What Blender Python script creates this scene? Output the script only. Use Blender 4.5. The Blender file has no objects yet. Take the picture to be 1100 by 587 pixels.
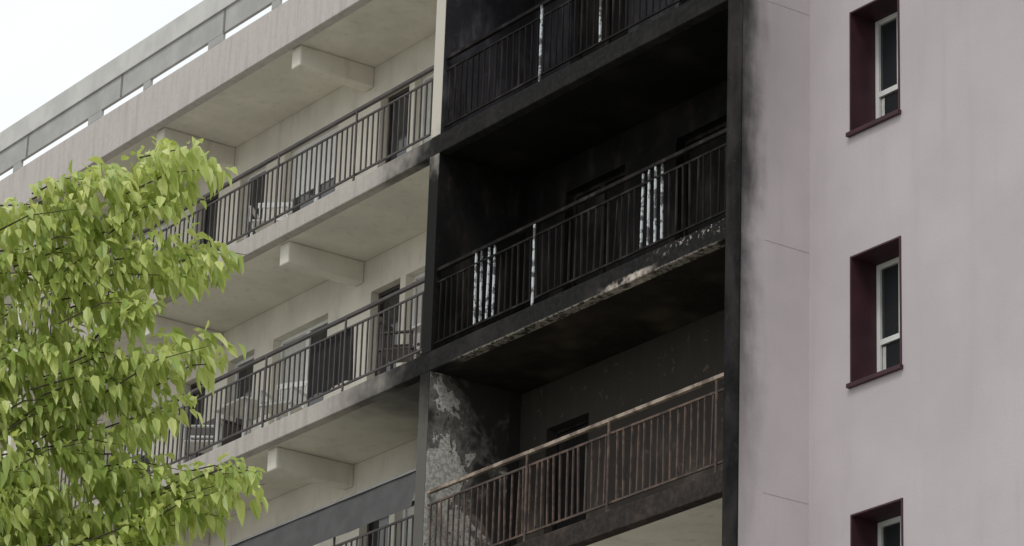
import bpy, math, random
import numpy as np
from mathutils import Vector, Matrix
random.seed(7); rng=np.random.default_rng(7)
OZ=15.23          # height of the reference slab soffit above the ground
H=2.83
S=bpy.context.scene
S.view_settings.view_transform='Standard'; S.view_settings.look='None'
S.view_settings.exposure=0; S.view_settings.gamma=1

# ------------------------------------------------------------ mesh builder
class MB:
    def __init__(s): s.v=[]; s.f=[]; s.m=[]
    def quad(s,a,b,c,d,m=0):
        n=len(s.v); s.v+= [a,b,c,d]; s.f.append((n,n+1,n+2,n+3)); s.m.append(m)
    def box(s,x0,x1,y0,y1,z0,z1,m=0,shear=None):
        n=len(s.v)
        s.v+=[(x0,y0,z0),(x1,y0,z0),(x1,y1,z0),(x0,y1,z0),(x0,y0,z1),(x1,y0,z1),(x1,y1,z1),(x0,y1,z1)]
        if shear:
            for i in range(4,8):
                a=s.v[n+i]; s.v[n+i]=(a[0]+shear[0],a[1]+shear[1],a[2])
        for q in ((0,3,2,1),(4,5,6,7),(0,1,5,4),(1,2,6,5),(2,3,7,6),(3,0,4,7)):
            s.f.append(tuple(n+i for i in q)); s.m.append(m)
    def tube(s,pts,rad,k=8,m=0):
        n=len(s.v); P=[Vector(p) for p in pts]
        for i,p in enumerate(P):
            d=(P[min(i+1,len(P)-1)]-P[max(i-1,0)]).normalized()
            a=d.orthogonal().normalized(); b=d.cross(a)
            for j in range(k):
                t=2*math.pi*j/k; q=p+(a*math.cos(t)+b*math.sin(t))*rad[i]; s.v.append(tuple(q))
        for i in range(len(P)-1):
            for j in range(k):
                s.f.append((n+i*k+j,n+i*k+(j+1)%k,n+(i+1)*k+(j+1)%k,n+(i+1)*k+j)); s.m.append(m)
        s.f.append(tuple(n+(len(P)-1)*k+j for j in range(k))); s.m.append(m)
    def obj(s,name,mats,parent=None,bevel=0,smooth=False,z=OZ):
        me=bpy.data.meshes.new(name)
        me.from_pydata([(a,b,c+z) for a,b,c in s.v],[],s.f)
        for mt in mats: me.materials.append(mt)
        me.polygons.foreach_set('material_index',s.m)
        if smooth: me.polygons.foreach_set('use_smooth',[True]*len(s.f))
        me.update()
        o=bpy.data.objects.new(name,me); S.collection.objects.link(o)
        if parent: o.parent=parent
        if bevel:
            b=o.modifiers.new('bev','BEVEL'); b.width=bevel; b.segments=2; b.limit_method='ANGLE'
        return o
def empty(name):
    o=bpy.data.objects.new(name,None); S.collection.objects.link(o); return o

# ------------------------------------------------------------ material helper
class G:
    def __init__(s,name):
        s.mat=bpy.data.materials.new(name); s.mat.use_nodes=True
        s.nt=s.mat.node_tree; s.n=s.nt.nodes; s.l=s.nt.links
        s.b=s.n['Principled BSDF']; s.out=s.n['Material Output']
        g=s.n.new('ShaderNodeNewGeometry'); s.geo=g; s.P=g.outputs['Position']
        sp=s.n.new('ShaderNodeSeparateXYZ'); s.l.new(s.P,sp.inputs[0])
        s.x,s.y=sp.outputs[0],sp.outputs[1]; s.z=s.math('SUBTRACT',sp.outputs[2],OZ)
    def put(s,sock,v):
        if hasattr(v,'node'): s.l.new(v,sock)
        else:
            if isinstance(v,tuple) and len(v)==3 and sock.type=='RGBA': v=v+(1,)
            sock.default_value=v
    def math(s,op,a,b=0.0,clamp=False):
        m=s.n.new('ShaderNodeMath'); m.operation=op; m.use_clamp=clamp
        s.put(m.inputs[0],a); s.put(m.inputs[1],b); return m.outputs[0]
    def add(s,a,b): return s.math('ADD',a,b)
    def mul(s,a,b): return s.math('MULTIPLY',a,b)
    def mx(s,a,b): return s.math('MAXIMUM',a,b)
    def ss(s,v,a,b,lo=0.0,hi=1.0):
        m=s.n.new('ShaderNodeMapRange'); m.interpolation_type='SMOOTHSTEP'
        s.put(m.inputs[0],v); m.inputs[1].default_value=a; m.inputs[2].default_value=b
        m.inputs[3].default_value=lo; m.inputs[4].default_value=hi; return m.outputs[0]
    def noise(s,scale,det=3,rough=.6,stretch=None,dist=0):
        t=s.n.new('ShaderNodeTexNoise'); t.inputs['Scale'].default_value=scale
        t.inputs['Detail'].default_value=min(det,3); t.inputs['Roughness'].default_value=rough
        t.inputs['Distortion'].default_value=dist
        if stretch:
            mp=s.n.new('ShaderNodeMapping'); mp.inputs['Scale'].default_value=stretch
            s.l.new(s.P,mp.inputs[0]); s.l.new(mp.outputs[0],t.inputs[0])
        else: s.l.new(s.P,t.inputs[0])
        return t.outputs[0]
    def mix(s,f,a,b):
        m=s.n.new('ShaderNodeMix'); m.data_type='RGBA'
        s.put(m.inputs[0],f); s.put(m.inputs[6],a); s.put(m.inputs[7],b); return m.outputs[2]
    def bump(s,h,st=.2,d=.01):
        b=s.n.new('ShaderNodeBump'); b.inputs['Strength'].default_value=st; b.inputs['Distance'].default_value=d
        s.l.new(h,b.inputs['Height']); s.l.new(b.outputs[0],s.b.inputs['Normal'])
    def done(s,col,rough=.85,metal=0,spec=None):
        s.put(s.b.inputs['Base Color'],col); s.put(s.b.inputs['Roughness'],rough)
        s.b.inputs['Metallic'].default_value=metal
        if spec is not None: s.b.inputs['Specular IOR Level'].default_value=spec
        return s.mat

def c3(c,k): return tuple(min(1,a*k) for a in c)
def plain(name,c,rough=.6,var=.15,scale=6,metal=0,bump=0,spec=None):
    g=G(name); n=g.noise(scale,3)
    col=g.mix(g.ss(n,.3,.7),c3(c,1-var),c3(c,1+var))
    if bump: g.bump(g.noise(scale*8,3),bump,.005)
    return g.done(col,rough,metal,spec)

# lilac render
g=G('lilac_render'); base=(.475,.430,.450)
n1=g.noise(.7,3,.6); n2=g.noise(1.5,3,.65,stretch=(2.2,2.2,.18)); n3=g.noise(26,3,.6)
col=g.mix(g.ss(n1,.3,.72),c3(base,.93),c3(base,1.05))
col=g.mix(g.ss(n2,.5,.85,0,.4),col,c3((.41,.37,.39),.85))
col=g.mix(g.ss(n3,.35,.7,0,.13),col,c3(base,.78))
nz=g.noise(.9,3,.55); nf=g.noise(5,3,.65); nst=g.noise(3,3,.6,stretch=(2.2,2.2,.45))
wob=g.add(g.add(g.mul(g.add(nz,-.5),.45),g.mul(g.add(nf,-.5),.16)),g.mul(g.add(nst,-.5),.25))
edge=g.ss(g.add(g.y,wob),-.06,.40,1,0)
hz=g.ss(g.add(g.z,g.mul(g.add(nz,-.5),2)),-4.0,.4,.22,1.0)
notface=g.ss(g.y,.950,.957,1,0)
soot=g.mul(g.mul(edge,hz),notface)
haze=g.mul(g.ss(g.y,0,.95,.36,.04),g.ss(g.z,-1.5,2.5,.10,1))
faceh=g.mul(g.ss(g.add(g.x,g.mul(g.add(nz,-.5),.8)),-.1,.5,.08,0),g.ss(g.z,-1,2.5))
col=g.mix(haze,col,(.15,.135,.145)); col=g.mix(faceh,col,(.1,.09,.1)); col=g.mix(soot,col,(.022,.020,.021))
g.bump(g.noise(55,2,.7),.3,.006)
M_lilac=g.done(col,.9)

# slab front (clean on the left, burnt from the fire bay)
def slab_mat(name,clean,char,spall=False,x0=-7.7,x1=-6.05,maxs=1.0):
    g=G(name); nz=g.noise(1.6,3,.65); st=g.noise(2.2,3,.7,stretch=(3,3,.3)); fi=g.noise(14,3,.7)
    c=g.mix(g.ss(st,.42,.75,0,.55),clean,c3(clean,.6)); c=g.mix(g.ss(fi,.4,.75,0,.3),c,c3(clean,.68))
    s=g.ss(g.add(g.x,g.mul(g.add(nz,-.5),2.4)),x0,x1,0,maxs)
    ch=g.mix(g.ss(fi,.4,.7),char,c3(char,1.9)); ch=g.mix(g.ss(nz,.48,.7,0,.7),ch,(char[0]*3.2,char[1]*2.9,char[2]*2.6))
    c=g.mix(s,c,ch)
    if spall:
        big=g.noise(2.1,3,.6); fz=g.noise(15,3,.7)
        zz=g.add(g.z,g.mul(g.add(fz,-.5),.07))
        xf=g.mul(g.ss(g.x,-5.6,-5.0),g.ss(g.x,-.3,-.5))
        thin=g.mul(g.mul(g.ss(zz,.012,.028,1,0),xf),g.ss(fz,.42,.54,.12,.5))
        fat=g.mul(g.mul(g.ss(zz,.07,.10,1,0),g.mul(g.ss(g.x,-2.6,-2.2),g.ss(g.x,-1.4,-1.8))),g.ss(big,.40,.48))
        top=g.mul(g.mul(g.ss(g.x,-1.9,-.9),g.ss(fz,.57,.62)),g.ss(g.z,.09,.16))
        m=g.mx(g.mx(thin,fat),g.mul(top,.55))
        c=g.mix(m,c,g.mix(g.ss(fz,.35,.6),(.20,.16,.13),(.52,.47,.42)))
    g.bump(g.noise(30,2,.7),.4,.006)
    return g.done(c,.95,spec=.15)
M_slab=slab_mat('slab_edge_concrete',(.43,.40,.37),(.0115,.011,.0112),x0=-7.7,x1=-6.0)
M_slab2=slab_mat('slab_edge_spalled',(.43,.40,.37),(.0105,.010,.0102),spall=True,x0=-8.6,x1=-6.3)
M_slab3=slab_mat('slab_edge_smoked',(.40,.37,.345),(.025,.021,.019),x0=-8.2,x1=-6.2)
M_slabc=slab_mat('slab_edge_clean',(.43,.40,.375),(.3,.27,.25),x0=50,x1=60)
M_fascia=slab_mat('roof_fascia_render',(.50,.46,.445),(.3,.27,.27),x0=50,x1=60)
M_para=plain('parapet_panel',(.36,.36,.35),.7,.12,2)

# interiors
g=G('cream_balcony_paint'); n=g.noise(1.2,3,.6); st=g.noise(3,3,.7,stretch=(2,2,.5))
cr=(.69,.655,.58)
c=g.mix(g.ss(n,.3,.7),c3(cr,.88),c3(cr,1.05)); c=g.mix(g.ss(st,.50,.8,0,.5),c,c3(cr,.62))
s=g.ss(g.add(g.x,g.mul(g.add(n,-.5),2.6)),-9.2,-6.5,0,.95)
s=g.mul(s,g.ss(g.z,.2,.05)); s=g.mul(s,g.ss(g.z,-2.2,-.6,.5,1)); s=g.mul(s,g.ss(g.x,-5.96,-5.92,1,0))
c=g.mix(s,c,(.045,.04,.038))
M_cream=g.done(c,.9)

def black(name,c,k=2.2,rough=.95,pat=1.0,patc=None,soft=False):
    g=G(name); n=g.noise(1.1,3,.65); n2=g.noise(9,3,.7); st=g.noise(1.0,2,.5) if soft else g.noise(1.8,3,.65,stretch=(2,2,.6))
    col=g.mix(g.ss(n,.35,.72),c,c3(c,k)); col=g.mix(g.ss(n2,.55,.75,0,.4 if soft else .6),col,c3(c,k*1.6))
    pc=patc or c3((c[0],c[1]*.96,c[2]*.95),k*3.0*pat)
    col=g.mix(g.mul(g.ss(st,.45,.72,0,.9),g.ss(n,.35,.62,.2,1)),col,pc)
    g.bump(n2,.5,.01); return g.done(col,rough,spec=.10)
M_black=black('heavy_soot',(.0075,.007,.0072),2.1,patc=(.040,.034,.030))
M_blackC=black('soot_ceiling',(.0075,.007,.0072),1.7,patc=(.028,.025,.023),soft=True)
M_blackS=black('soot_top_floor',(.026,.026,.030),1.8,pat=.8)
M_ceilL=black('burnt_ceiling_brown',(.020,.016,.0135),1.8,patc=(.095,.076,.060),soft=True)

g=G('smoked_plaster'); n=g.noise(.9,3,.65); n2=g.noise(7,3,.72); st=g.noise(2,3,.7,stretch=(3,3,.35))
f=g.add(g.ss(g.z,-1.9,-.2,.12,.5),g.mul(g.add(n,-.5),1.1)); f=g.add(f,g.ss(g.x,-2.1,-.5,.44,-.25))
c=g.mix(g.ss(f,.0,.65),(.30,.245,.185),(.030,.024,.020))
c=g.mix(g.ss(st,.48,.70,0,.7),c,(.04,.032,.027)); c=g.mix(g.ss(n2,.62,.70,0,.25),c,(.25,.21,.17))
g.bump(n2,.5,.008); M_low=g.done(c,.9)

g=G('peeling_partition'); n=g.noise(2.0,3,.6,dist=.5); n2=g.noise(9,3,.7); n3=g.noise(1.1,2); n4=g.noise(26,2,.7)
fr=g.ss(g.y,.1,1.1,.07,-.10); up=g.ss(g.z,-1.7,-.5,.10,-.05)
q=g.add(g.add(n,g.mul(g.add(n3,-.5),.4)),g.add(fr,up))
m=g.ss(q,.38,.52); fl=g.ss(g.add(q,g.mul(g.add(n2,-.5),.38)),.56,.585)
c=g.mix(m,(.024,.020,.018),g.mix(g.ss(n2,.35,.65),(.085,.078,.072),(.17,.16,.15)))
c=g.mix(fl,c,g.mix(g.ss(n4,.4,.6),(.28,.27,.25),(.48,.47,.44)))
c=g.mix(g.ss(n2,.62,.65,0,.8),c,(.03,.024,.02)); c=g.mix(g.ss(g.y,1.16,1.19),c,(.015,.012,.012))
g.bump(fl,.9,.012); M_peel=g.done(c,.9)

g=G('partition_strip'); n=g.noise(2,3,.7)
f=g.add(g.z,g.mul(g.add(n,-.5),1.2))
a=g.ss(f,2.5,3.3,1,0); b=g.ss(f,-1.0,.1,.80,1)
c=g.mix(g.mul(a,b),(.52,.49,.43),(.010,.0095,.0095)); M_strip=g.done(c,.9,spec=.2)
g=G('fin_edge_soot'); n=g.noise(3,3,.7); nl=g.noise(.8,3,.6,stretch=(2,2,.6)); nf=g.noise(14,3,.7)
c=g.mix(g.ss(n,.4,.7),(.007,.0068,.007),(.018,.017,.018)); c=g.mix(g.ss(nl,.46,.66,0,.8),c,(.040,.035,.034)); c=g.mix(g.ss(nf,.6,.68,0,.3),c,(.08,.07,.07))
c=g.mix(g.ss(g.add(g.z,g.mul(n,1.5)),-5.2,-3.0,1,0),c,(.2,.17,.19)); M_fin=g.done(c,.95,spec=.12)

M_rail=plain('rail_brown_paint',(.042,.034,.033),.6,.3,5)
M_railB=black('rail_burnt',(.009,.008,.008),2.0)
g=G('rail_rust'); n=g.noise(6,3,.7); n2=g.noise(1.2,3)
c=g.mix(g.ss(n,.38,.62),(.036,.025,.022),(.115,.074,.056)); c=g.mix(g.ss(n2,.42,.62,0,.7),c,(.05,.039,.035)); M_rust=g.done(c,.85)
g=G('rail_top_tan'); n=g.noise(4,3,.7); c=g.mix(g.ss(n,.4,.6),(.12,.09,.07),(.32,.26,.21)); M_tan=g.done(c,.85)  # mottled tan handrail, paler than its bars
g=G('blistered_white_paint'); n=g.noise(9,3,.7)
c=g.mix(g.ss(n,.44,.54),(.06,.06,.065),(.50,.53,.56)); M_white_b=g.done(c,.7)
M_white=plain('white_pvc',(.70,.70,.69),.4,.05)
M_maroon=plain('maroon_metal',(.040,.010,.016),.6,.25,3)
M_dkdoor=plain('dark_door',(.040,.030,.028),.5,.3,3)
g=G('window_glass'); n=g.noise(.6,3); M_glass=g.done(g.mix(n,(.012,.014,.016),(.035,.038,.042)),.06,0,.6)
M_curt=plain('curtain',(.50,.50,.47),.9,.1,12)
M_screen=plain('grey_canvas',(.062,.061,.063),.9,.15,4)
M_cloth=plain('black_cloth',(.016,.016,.018),.95,.3,6)
M_plastic=plain('white_plastic',(.55,.55,.53),.45,.08)
M_plain_wall=plain('rear_render',(.45,.40,.40),.9,.08,.8)

B=empty('apartment_building')
ZG=-OZ
XL=-27.0; XR=8.0; YB=1.35; YW=.96
ZT=2*H+.66    # fascia top

def wall(name,x0,x1,z0,z1,y,ops,depth,mat,revmat=None):
    mb=MB(); xs=sorted({x0,x1,*[o[0] for o in ops],*[o[1] for o in ops]}); zs=sorted({z0,z1,*[o[2] for o in ops],*[o[3] for o in ops]})
    for i in range(len(xs)-1):
        for j in range(len(zs)-1):
            cx=(xs[i]+xs[i+1])/2; cz=(zs[j]+zs[j+1])/2
            if any(o[0]<cx<o[1] and o[2]<cz<o[3] for o in ops): continue
            mb.quad((xs[i],y,zs[j]),(xs[i+1],y,zs[j]),(xs[i+1],y,zs[j+1]),(xs[i],y,zs[j+1]))
    for a,b,c,d in ops:
        mb.quad((a,y,c),(a,y,d),(a,y+depth,d),(a,y+depth,c),1); mb.quad((b,y,d),(b,y,c),(b,y+depth,c),(b,y+depth,d),1)
        mb.quad((a,y,c),(a,y+depth,c),(b,y+depth,c),(b,y,c),1); mb.quad((a,y,d),(b,y,d),(b,y+depth,d),(a,y+depth,d),1)
    return mb.obj(name,[mat,revmat or mat],B)

# right-hand lilac wall + windows
lev=[1,0,-1,-2,-3,-4]
ops=[]
for wx in (.68,5.0):
    for k in lev: ops.append((wx,wx+.81,-1.69+k*2.86,-.24+k*2.86))
wall('lilac_wall',0,XR,ZG,ZT,YW,ops,.50,M_lilac,M_maroon)
ws=MB()
for a,b,c,d in ops:
    t=.022; p=.012; D=.44
    ws.box(a+.002,a+t,YW-p,YW+D,c+t,d-t,0); ws.box(b-t,b-.002,YW-p,YW+D,c+t,d-t,0)
    ws.box(a+.002,b-.002,YW-p,YW+D,d-t,d-.002,0); ws.box(a-.02,b+.02,YW-.05,YW-.002,c-.03,c+.015,0)
    ws.box(a+t,b-t,YW-.002,YW+D,c+.002,c+t-.004,0)
    x0,x1,z0,z1=a+t+.003,b-t-.003,c+t,d-t-.003; y0=YW+.34; f=.055
    ws.box(x0,x0+f,y0,y0+.06,z0,z1,1); ws.box(x1-f,x1,y0,y0+.06,z0,z1,1)
    ws.box(x0+f,x1-f,y0,y0+.06,z1-f,z1,1); ws.box(x0+f,x1-f,y0,y0+.06,z0,z0+f,1)
    zm=z0+.52; ws.box(x0+f,x1-f,y0+.004,y0+.056,zm-.03,zm+.03,1)
    ws.box((x0+x1)/2-.03,(x0+x1)/2+.03,y0+.002,y0+.055,zm+.03,z1-f,1)
    ws.box(x0+f,x1-f,y0+.03,y0+.04,z0+f,z1-f,2)
    ws.box(x0+f+.01,x0+f+.06,y0+.028,y0+.0295,z0+f,zm-.05,3)
ws.obj('window_units',[M_maroon,M_white,M_glass,M_curt],B,bevel=.004)

# fin wall (projecting cheek)
fb=MB()
fb.quad((0,0.012,ZG),(0,YW,ZG),(0,YW,ZT),(0,0.012,ZT),0)
fb.quad((-.24,YB,ZG),(-.24,0.012,ZG),(-.24,0.012,ZT),(-.24,YB,ZT),1)
fb.box(-.245,.002,0-.004,.012,ZG,ZT,2)
fb.obj('end_fin_wall',[M_lilac,M_black,M_fin],B)
jt=MB()
M_joint=plain('joint_line',(.385,.345,.365),.9,.1,20)  # hairline joints, slightly darker than the lilac render
for k in range(-5,3):
    jt.box(-.0,.0025,.34,YW,k*H+.0,k*H+.008,0)
jt.obj('render_joints',[M_joint],B)

# slabs
levels=[2,1,0,-1,-2,-3,-4]
for k in levels:
    z=k*H
    m={1:M_slab,0:M_slab2,-1:M_slab3}.get(k,M_slabc)
    mb=MB()
    if k==2: mb.box(XL,-.25,0,.14,z-.02,ZT,0); m=M_fascia
    else: mb.box(XL,-.25,0,.14,z,z+.25,0)
    mb.obj('slab_edge',[m],B,bevel=.012)
    ce={2:M_blackS,1:M_blackC,0:M_ceilL,-1:M_cream}.get(k,M_cream)
    fl={1:M_blackS,0:M_black,-1:M_low}.get(k,M_slabc)
    mb=MB(); mb.box(-5.9,-.24,.14,YB,z+.003,z+.12,0); mb.box(-5.9,-.24,.14,YB,z+.12,z+.247,1)
    mb.box(XL,-6.1,.14,YB,z+.003,z+.247,2)
    mb.obj('slab',[ce,fl,M_cream],B)
# partitions + beams
for k in range(-5,2):
    z0=k*H+.25 if k>-5 else ZG; z1=(k+1)*H
    mat={1:M_blackS,0:M_black,-1:M_peel}.get(k,M_cream)
    mb=MB()
    mb.quad((-5.9,.004,z0),(-5.9,YB,z0),(-5.9,YB,z1),(-5.9,.004,z1),0)
    mb.quad((-6.1,YB,z0),(-6.1,.004,z0),(-6.1,.004,z1),(-6.1,YB,z1),1)
    mb.box(-6.102,-5.898,-.002,.004,z0+.002,z1-.002,2)
    mb.obj('partition_wall',[mat,M_cream,M_strip],B)
    mb=MB()
    for bx in (-9.75,-13.4,-20.9,-24.5):
        mb.box(bx-.11,bx+.11,.16,YB,z1-.30,z1+.002,0)
    for bx in (-17.1,):
        mb.box(bx-.1,bx+.1,.01,YB,z0,z1,0)
    mb.obj('ceiling_beams',[M_cream],B,bevel=.02)

# back walls
for k in range(-5,2):
    z0=k*H+.25 if k>-5 else ZG; z1=(k+1)*H; zf=z1-H+.25
    ops=[]; units=MB()
    def add(a,b,c,d,kind):
        ops.append((a,b,zf+c,zf+d)); y0=YB+.12; f=.05
        cc,dd=zf+c,zf+d
        fr=3 if kind=='dark' else 0
        units.box(a+.002,a+f,y0,y0+.06,cc,dd,fr); units.box(b-f,b-.002,y0,y0+.06,cc,dd,fr)
        units.box(a+f,b-f,y0,y0+.06,dd-f,dd-.002,fr); units.box(a+f,b-f,y0,y0+.06,cc+.002,cc+f,fr)
        if b-a>1.0: units.box((a+b)/2-.045,(a+b)/2+.045,y0+.003,y0+.057,cc+f,dd-f,fr)
        units.box(a+f,b-f,y0+.03,y0+.04,cc+f,dd-f,1)
        if kind=='curt': units.box(a+f+.01,(a+b)/2-.08,y0+.025,y0+.029,cc+f,dd-f,2)
        if kind=='shut': units.box(a+f,b-f,y0+.012,y0+.029,dd-f-(dd-cc)*.55,dd-f,0)
    add(-9.45,-8.75,.02,2.1,'dark'); add(-8.62,-7.35,.85,2.1,'curt')
    add(-11.9,-10.5,.85,2.1,'shut' if k%2 else 'curt'); add(-14.35,-13.7,.02,2.1,'dark'); add(-13.1,-12.4,.02,2.1,'white')
    add(-16.6,-15.2,.85,2.1,'shut'); add(-19.6,-18.2,.85,2.1,'curt'); add(-22.3,-21.5,.02,2.1,'dark')
    wall('balcony_back_wall',XL,-6.1,z0,z1,YB,ops,.2,M_cream)
    units.obj('balcony_windows',[M_white,M_glass,M_curt,M_dkdoor],B)
    ops=[]; units=MB()
    burnt=k in(0,1,-1)
    bm={1:M_blackS,0:M_black,-1:M_low}.get(k,M_cream)
    if k==-1: add(-5.35,-4.5,.02,2.0,'dark')
    else:
        add(-5.1,-3.9,.02,2.15,'dark' if burnt else 'shut'); add(-2.9,-1.3,.85,2.15,'dark' if burnt else 'shut')
    wall('fire_bay_back_wall',-5.9,-.24,z0,z1,YB,ops,.2,bm)
    units.obj('fire_bay_windows',[M_white,M_glass if not burnt else M_black,M_curt,M_railB],B)

# body of the block
mb=MB(); mb.box(XL,XR,YB+.45,13,ZG,ZT-.05,0); 
mb.box(XL-.2,XL,0,13.2,ZG,ZT,0); mb.box(XR,XR+.2,YW-.002,13.2,ZG,ZT,0); mb.box(XL,XR,.14,13,ZT-.12,ZT-.01,0)
mb.obj('block_body',[M_plain_wall],B)
# raised parapet band on stub posts
mb=MB()
zc0=ZT+.12
mb.box(XL,XR,.0,.05,zc0,zc0+.36,0); mb.box(XL,XR,-.03,.10,zc0+.362,zc0+.70,1)
x=XL+.4
while x<XR:
    w=random.choice((.25,.4,.6,.2)); mb.box(x,x+w,.002,.048,ZT+.001,zc0-.001,0); x+=w+random.uniform(1.2,2.2)
x=XL+1
while x<XR:
    mb.box(x,x+.05,-.008,-.002,zc0+.01,zc0+.35,2); x+=2.9
mb.obj('roof_parapet',[M_para,plain('parapet_cap',(.50,.495,.48),.7,.1,2),plain('panel_seam',(.16,.155,.155),.7)],B,bevel=.003)

# ------------------------------------------------------------ railings
def railing(x0,x1,zt,h,mats,posts,sp=.14,white=(),jit=0,toph=.04):
    mb=MB(); y=.045; z=zt
    mb.box(x0,x1,y-.025,y+.025,z+h-toph,z+h,1)
    mb.box(x0,x1,y-.012,y+.012,z+h-.19,z+h-.165,0)
    mb.box(x0,x1,y-.012,y+.012,z+.09,z+.115,0)
    for p in posts: mb.box(p-.016,p+.016,y-.028,y-.0125,z+.001,z+h-toph-.001,3 if len(mats)>3 and abs(p+3.85)<.1 else 0)
    x=x0+.07
    while x<x1-.03:
        m=0; w=.0095
        for a,b in white:
            if a<x<b: m=2; w=.013
        if not any(abs(x-p)<.04 for p in posts):
            j=random.gauss(0,jit); jy=random.gauss(0,jit*.8); x2=x+random.gauss(0,jit*.3)
            mb.box(x2-w,x2+w,y-.009,y+.009,z+.116,z+h-.191,m,shear=(j,jy))
            if m==2: mb.box(x2+j-w,x2+j+w,y-.009+jy,y+.009+jy,z+h-.164,z+h-toph-.001,m)
        x+=sp
    return mb.obj('balcony_railing',mats,B)
for k in (1,0,-1,-2,-3,-4):
    zt=k*H+.25
    railing(-17.0,-6.12,zt,1.02,[M_rail,M_rail],[-7.9,-9.8,-11.7,-13.6,-15.5],.122)
    railing(XL,-17.2,zt,1.02,[M_rail,M_rail],[-19,-21,-23,-25],.122)
railing(-5.88,-.26,H+.25,1.04,[M_railB,M_railB,M_white_b,M_white_b],[-3.85],.125,white=((-2.75,-2.6),),jit=.004)
railing(-5.88,-.26,.25,1.06,[M_railB,M_railB,M_white_b,M_white_b],[-3.85],.125,white=((-1.86,-1.35),(-5.08,-4.68)),jit=.012)
railing(-5.88,-.26,-H+.25,1.08,[M_rust,M_tan],[-3.85,-2.3,-.4],.118,jit=.012)
for k in (-2,-3,-4): railing(-5.88,-.26,k*H+.25,1.04,[M_rail,M_rail],[-3.85,-2.0],.13)

# canvas screen above rail (lower left)
mb=MB(); n=40
xs=np.linspace(-17,-6.13,n); zb=-H+.25
w=lambda i:.012*math.sin(i*1.7)+.008*math.sin(i*.6)
for i in range(n-1):
    mb.quad((xs[i],w(i)-.02,zb+.93),(xs[i+1],w(i+1)-.02,zb+.93),(xs[i+1],.09+w(i+1)*.3,zb+1.42),(xs[i],.09+w(i)*.3,zb+1.42),0)
mb.box(-17,-6.13,.07,.10,zb+1.42,zb+1.445,1)
mb.obj('canvas_privacy_screen',[M_screen,plain('screen_rail',(.16,.16,.16),.5)])

# cloths hung on the railings
def cloth(name,x0,x1,z0,z1,mat,ph=0):
    mb=MB(); n=16; xs=np.linspace(x0,x1,n)
    for i in range(n-1):
        a=.10+.014*math.sin(i*1.3+ph); b=.10+.014*math.sin((i+1)*1.3+ph)
        mb.quad((xs[i],a,z0+.02*math.sin(i*.7+ph)),(xs[i+1],b,z0+.02*math.sin((i+1)*.7+ph)),(xs[i+1],.085,z1),(xs[i],.085,z1),0)
    return mb.obj(name,[mat])
cloth('black_cloth',-8.83,-7.8,.42,1.10,M_cloth)

def chair(x,y,z,rot,mat):
    mb=MB()
    for dx in(-.22,.20):
        for dy in(-.22,.20): mb.box(dx,dx+.035,dy,dy+.035,0,.43 if dy<0 else .85,0)
    mb.box(-.24,.24,-.24,.24,.43,.46,0)
    for i in range(5): mb.box(-.17+i*.08,-.13+i*.08,.205,.225,.46,.80,0)
    mb.box(-.24,.24,.2,.235,.80,.88,0); mb.box(-.26,-.21,-.22,.2,.64,.67,0); mb.box(.21,.26,-.22,.2,.64,.67,0)
    mb.box(-.245,-.215,-.22,-.19,.46,.64,0); mb.box(.215,.245,-.22,-.19,.46,.64,0)
    o=mb.obj('garden_chair',[mat],bevel=.008,z=0); o.location=(x,y,z+OZ); o.rotation_euler=(0,0,rot)
chair(-10.1,.5,.25,.5,M_plastic); chair(-12.2,.5,.25,-.7,M_plastic); chair(-7.3,.5,.25,2.2,M_dkdoor); chair(-10.9,.6,H+.25,.8,M_plastic)
def table(x,y,z):
    mb=MB(); mb.box(-.4,.4,-.3,.3,.70,.73)
    for dx in(-.36,.32):
        for dy in(-.26,.22): mb.box(dx,dx+.04,dy,dy+.04,0,.70)
    o=mb.obj('garden_table',[M_plastic],bevel=.008,z=0); o.location=(x,y,z+OZ)
table(-11.1,.55,.25); table(-6.7,.75,.25)
def cabinet(x,y,z,h,mat):
    mb=MB(); mb.box(-.35,-.003,-.22,.22,.05,h); mb.box(.003,.35,-.22,.22,.05,h); mb.box(-.37,.37,-.2,.24,h+.002,h+.03); mb.box(-.33,.33,-.2,.2,0,.049)
    for sx in(-.05,.03): mb.box(sx,sx+.02,-.245,-.221,h*.5,h*.5+.14)
    o=mb.obj('storage_cabinet',[mat],bevel=.006,z=0); o.location=(x,y,z+OZ)
cabinet(-6.6,1.08,H+.25,1.35,M_plastic); cabinet(-12.9,1.08,.25,1.0,M_dkdoor)

# ------------------------------------------------------------ ground
g=G('ground_paving'); n=g.noise(.25,3); n2=g.noise(3,3)
c=g.mix(g.ss(n,.35,.65),(.29,.28,.255),(.36,.35,.32)); c=g.mix(g.ss(n2,.4,.7,0,.4),c,(.24,.23,.215)); M_gr=g.done(c,.9)
g=G('grass'); n=g.noise(.8,3); M_grass=g.done(g.mix(g.ss(n,.3,.7),(.05,.09,.02),(.10,.14,.04)),.95)
g=G('asphalt'); n=g.noise(8,3); M_as=g.done(g.mix(n,(.04,.04,.042),(.065,.065,.066)),.9)
def sheet(name,x0,x1,y0,y1,z,m):
    mb=MB(); mb.quad((x0,y0,z),(x1,y0,z),(x1,y1,z),(x0,y1,z)); return mb.obj(name,[m],z=0)
sheet('ground',-1500,1500,-1500,1500,0,M_gr)
sheet('grass_strip',-60,60,-20,-12,.004,M_grass)
sheet('road',-300,300,-36,-28,.004,M_as)
mb=MB(); mb.box(-300,300,-28,-27.85,0,.12); mb.box(-300,300,-36.15,-36,0,.12); mb.obj('kerb',[M_slabc],z=0)
mb=MB()
for i in range(-20,20): mb.quad((i*6,-32.06,.008),(i*6+3,-32.06,.008),(i*6+3,-31.94,.008),(i*6,-31.94,.008))
mb.obj('road_marking',[M_white],z=0)

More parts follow.
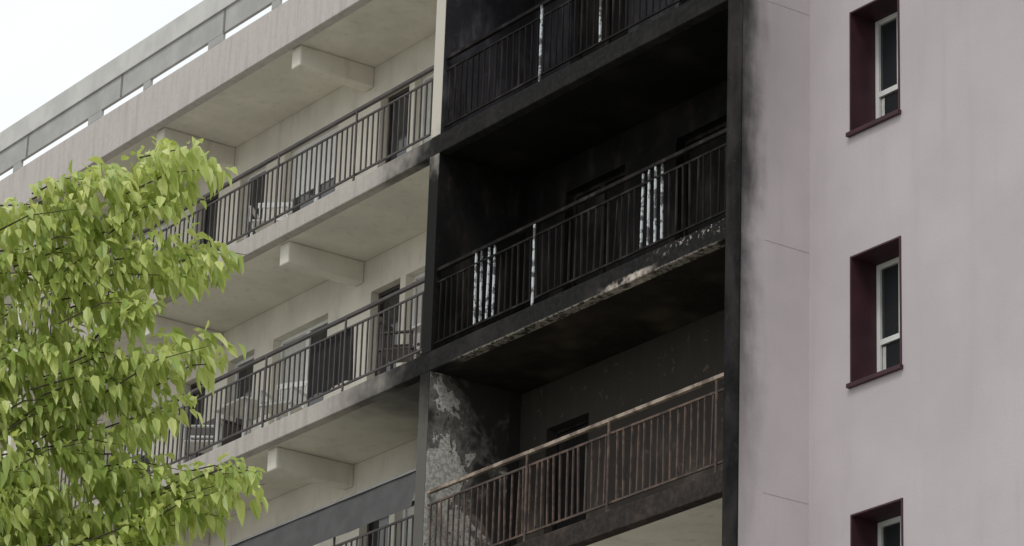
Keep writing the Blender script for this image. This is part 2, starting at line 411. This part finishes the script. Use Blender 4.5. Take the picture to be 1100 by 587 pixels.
# ------------------------------------------------------------ tree
T=empty('cherry_tree')
TC=Vector((11.1,-15.35,0)); U=Vector((.579,.815,0)); W=Vector((-.815,.579,0))
def tp(u,w,z): return TC+U*u+W*w+Vector((0,0,z))
wood=MB()
wood.tube([tp(0,0,-OZ-.1),tp(.02,.03,-OZ+.4),tp(.05,0,-OZ+1.5),tp(-.05,.05,-OZ+2.8),tp(.05,0,-OZ+4.6),tp(.0,-.05,-OZ+6.6),tp(.1,.1,-OZ+7.7)],[.24,.17,.15,.14,.11,.07,.025],10)
shoots=[]
for i in range(16):
    a=i*2.399+.3; z0=-OZ+2.5+i*.26; L=2.2-.07*i
    p0=tp(0,0,z0); e=tp(math.cos(a)*L,math.sin(a)*L,z0+.9+.02*i)
    mid=p0.lerp(e,.5)+Vector((0,0,.25)); wood.tube([p0,mid,e],[.06,.038,.014],6)
def px(x,y):
    u=(x+262)/206.7; z=-6.90-(y-165)/193.0+ (x/206.7)*.0662
    return u,z
tips=[(236,150),(214,143),(178,160),(140,155),(118,178),(95,200),(50,215),(20,200),(0,185),(202,190),(188,185),(228,242),(256,248),(240,266),(205,262),(170,240),(145,235),(160,210),(120,215),
 (100,235),(60,250),(130,270),(160,295),(184,300),(252,345),(230,346),(195,360),(165,350),(214,405),(190,400),(160,385),(135,420),(100,400),(100,330),(60,340),(20,300),(20,400),
 (145,445),(190,470),(216,476),(160,500),(299,475),(286,485),(270,495),(245,500),(256,525),(220,520),(200,545),(236,555),(214,585),(249,595),(190,600),(150,560),(120,520),(80,480),(60,560),(170,530),(180,575),(100,585),(20,520)]
for x,y in tips:
    u,z=px(x,y)
    for r in range(4):
        w=random.uniform(-.15,.55); e=tp(u+random.uniform(-.12,.02),w,z+random.uniform(-.08,.03)+w*.25)
        s=e+Vector((0,0,-random.uniform(-.02,.25)))-U*random.uniform(.3,.55)-W*w*.5
        shoots.append((s,e,1))
# inner mass of the crown on this side of the trunk
for i in range(190):
    u=random.uniform(.9,2.02); z=random.uniform(-9.3,-7.15); w=random.uniform(-.1,1.0)
    if u>1.75 and random.random()<.5: continue
    e=tp(u,w,z); s=e-U*random.uniform(.25,.45)-Vector((0,0,random.uniform(0,.2)))
    shoots.append((s,e,1))
cz=-OZ+6.0
for i in range(1400):
    v=rng.normal(size=3); v/=np.linalg.norm(v); r=rng.uniform(.3,1)**.5
    u,w,z=v[0]*r*2.0,v[1]*r*2.2,cz+v[2]*r*(2.2 if v[2]>0 else 3.1)
    z-=max(0,-w)*.38
    if z<-OZ+2.7: continue
    e=tp(u,w,z); dirn=(U*v[0]+W*v[1]); s=e-dirn*random.uniform(.3,.5)-Vector((0,0,random.uniform(-.05,.2)))
    shoots.append((s,e,0))
LV=[];LF=[]
def leaf(p,d,nrm,L,Wd):
    side=d.cross(nrm).normalized(); n=side.cross(d).normalized()
    b=len(LV); dr=Vector((0,0,-1)); cu=random.uniform(.05,.35)
    m1=p+d*L*.30+dr*L*.02; m2=p+d*L*.66+dr*L*cu*.45; t=p+d*L+dr*L*cu
    f=n*Wd*random.uniform(.15,.40)
    for q in (p,m1,m2,t,m1+side*Wd*.5+f,m2+side*Wd*.40+f,m1-side*Wd*.5+f,m2-side*Wd*.40+f): LV.append(tuple(q))
    LF.extend([(b,b+1,b+4),(b+1,b+2,b+5,b+4),(b+2,b+3,b+5),(b,b+6,b+1),(b+1,b+6,b+7,b+2),(b+2,b+7,b+3)])
for s,e,vis in shoots:
    k=24
    mid=s.lerp(e,.5)+Vector((0,0,.05)); sz=random.uniform(.75,1.15)
    if vis and random.random()<.3 or random.random()<.12: wood.tube([s,mid,e],[.006,.004,.0015],4)
    ax=(e-s).normalized()
    for i in range(k):
        t=random.uniform(.05,1.0)
        p=s.lerp(mid,t*2) if t<.5 else mid.lerp(e,t*2-1)
        rd=Vector((random.gauss(0,1),random.gauss(0,1),random.gauss(0,.5)))
        rd=(rd-ax*rd.dot(ax)).normalized()
        p=p+rd*random.uniform(.01,.06)
        d=(rd*random.uniform(.5,1.0)+ax*.35+Vector((0,0,-random.uniform(.2,1.5)))).normalized()
        nr=(Vector((0,0,1))+Vector((.4,-.5,0))+Vector((random.gauss(0,.6),random.gauss(0,.6),0))).normalized()
        L=random.uniform(.06,.125)*sz
        leaf(p,d,nr,L,L*random.uniform(.34,.46))
me=bpy.data.meshes.new('leaves'); me.from_pydata([(a,b,c+OZ) for a,b,c in LV],[],LF)
g=G('cherry_leaf'); rn=g.geo.outputs['Random Per Island']
c=g.mix(g.ss(rn,0,1),(.27,.37,.085),(.60,.66,.24)); c=g.mix(g.ss(rn,.85,1,0,.6),c,(.74,.75,.40))
c=g.mix(g.ss(g.noise(1.6,2),.42,.65,0,.4),c,(.18,.28,.07))
g.put(g.b.inputs['Base Color'],c); g.b.inputs['Roughness'].default_value=.40; g.b.inputs['Specular IOR Level'].default_value=.55
tr=g.n.new('ShaderNodeBsdfTranslucent'); g.l.new(g.mix(.5,c,(.72,.76,.17)),tr.inputs[0])
ms=g.n.new('ShaderNodeMixShader'); ms.inputs[0].default_value=.40
g.l.new(g.b.outputs[0],ms.inputs[1]); g.l.new(tr.outputs[0],ms.inputs[2]); g.l.new(ms.outputs[0],g.out.inputs[0])
me.materials.append(g.mat); o=bpy.data.objects.new('leaves',me); S.collection.objects.link(o); o.parent=T
wood.obj('trunk_and_branches',[plain('bark',(.07,.055,.04),.9,.35,12,bump=.5)],T,smooth=True)

# ------------------------------------------------------------ light
w=bpy.data.worlds.new('World'); S.world=w; w.use_nodes=True; nt=w.node_tree; nt.nodes.clear()
sun_el=math.radians(52); 
to_sun=Vector((.55,-.83,0)).normalized()
sky=nt.nodes.new('ShaderNodeTexSky'); sky.sky_type='NISHITA'; sky.sun_disc=False; sky.sun_elevation=sun_el
sky.sun_rotation=math.atan2(to_sun.x,to_sun.y); sky.air_density=1.5; sky.dust_density=3
b1=nt.nodes.new('ShaderNodeBackground'); b1.inputs[1].default_value=.10; nt.links.new(sky.outputs[0],b1.inputs[0])
tc=nt.nodes.new('ShaderNodeTexCoord'); nz=nt.nodes.new('ShaderNodeTexNoise'); nz.inputs['Scale'].default_value=5; nz.inputs['Detail'].default_value=3
nt.links.new(tc.outputs['Generated'],nz.inputs[0])
cr=nt.nodes.new('ShaderNodeValToRGB'); cr.color_ramp.elements[0].color=(.82,.86,.88,1); cr.color_ramp.elements[0].position=.35
cr.color_ramp.elements[1].color=(.97,.97,.95,1); cr.color_ramp.elements[1].position=.62
nt.links.new(nz.outputs[0],cr.inputs[0])
b2=nt.nodes.new('ShaderNodeBackground'); nt.links.new(cr.outputs[0],b2.inputs[0]); b2.inputs[1].default_value=1.2
mxs=nt.nodes.new('ShaderNodeMixShader'); mxs.inputs[0].default_value=.9
nt.links.new(b1.outputs[0],mxs.inputs[1]); nt.links.new(b2.outputs[0],mxs.inputs[2])
wo=nt.nodes.new('ShaderNodeOutputWorld'); nt.links.new(mxs.outputs[0],wo.inputs[0])
sl=bpy.data.lights.new('sun','SUN'); sl.energy=1.2; sl.angle=math.radians(16); sl.color=(1,.97,.92)
so=bpy.data.objects.new('sun',sl); S.collection.objects.link(so)
dvec=Vector((to_sun.x*math.cos(sun_el),to_sun.y*math.cos(sun_el),math.sin(sun_el)))
so.rotation_euler=dvec.to_track_quat('Z','Y').to_euler()

# ------------------------------------------------------------ camera
X=Vector((2800,1313,3720)).normalized()
Y=Vector((5675,-1612,-3720)); Y=(Y-X*Y.dot(X)).normalized(); Z=X.cross(Y)
cam=bpy.data.cameras.new('camera'); cam.lens=36*3720/1100; cam.sensor_width=36; cam.clip_end=5000
co=bpy.data.objects.new('camera',cam); S.collection.objects.link(co)
R=Matrix((X,Y,Z)).to_4x4()
co.matrix_world=Matrix.Translation((26.8642,-21.5179,-13.5755+OZ))@R
S.camera=co
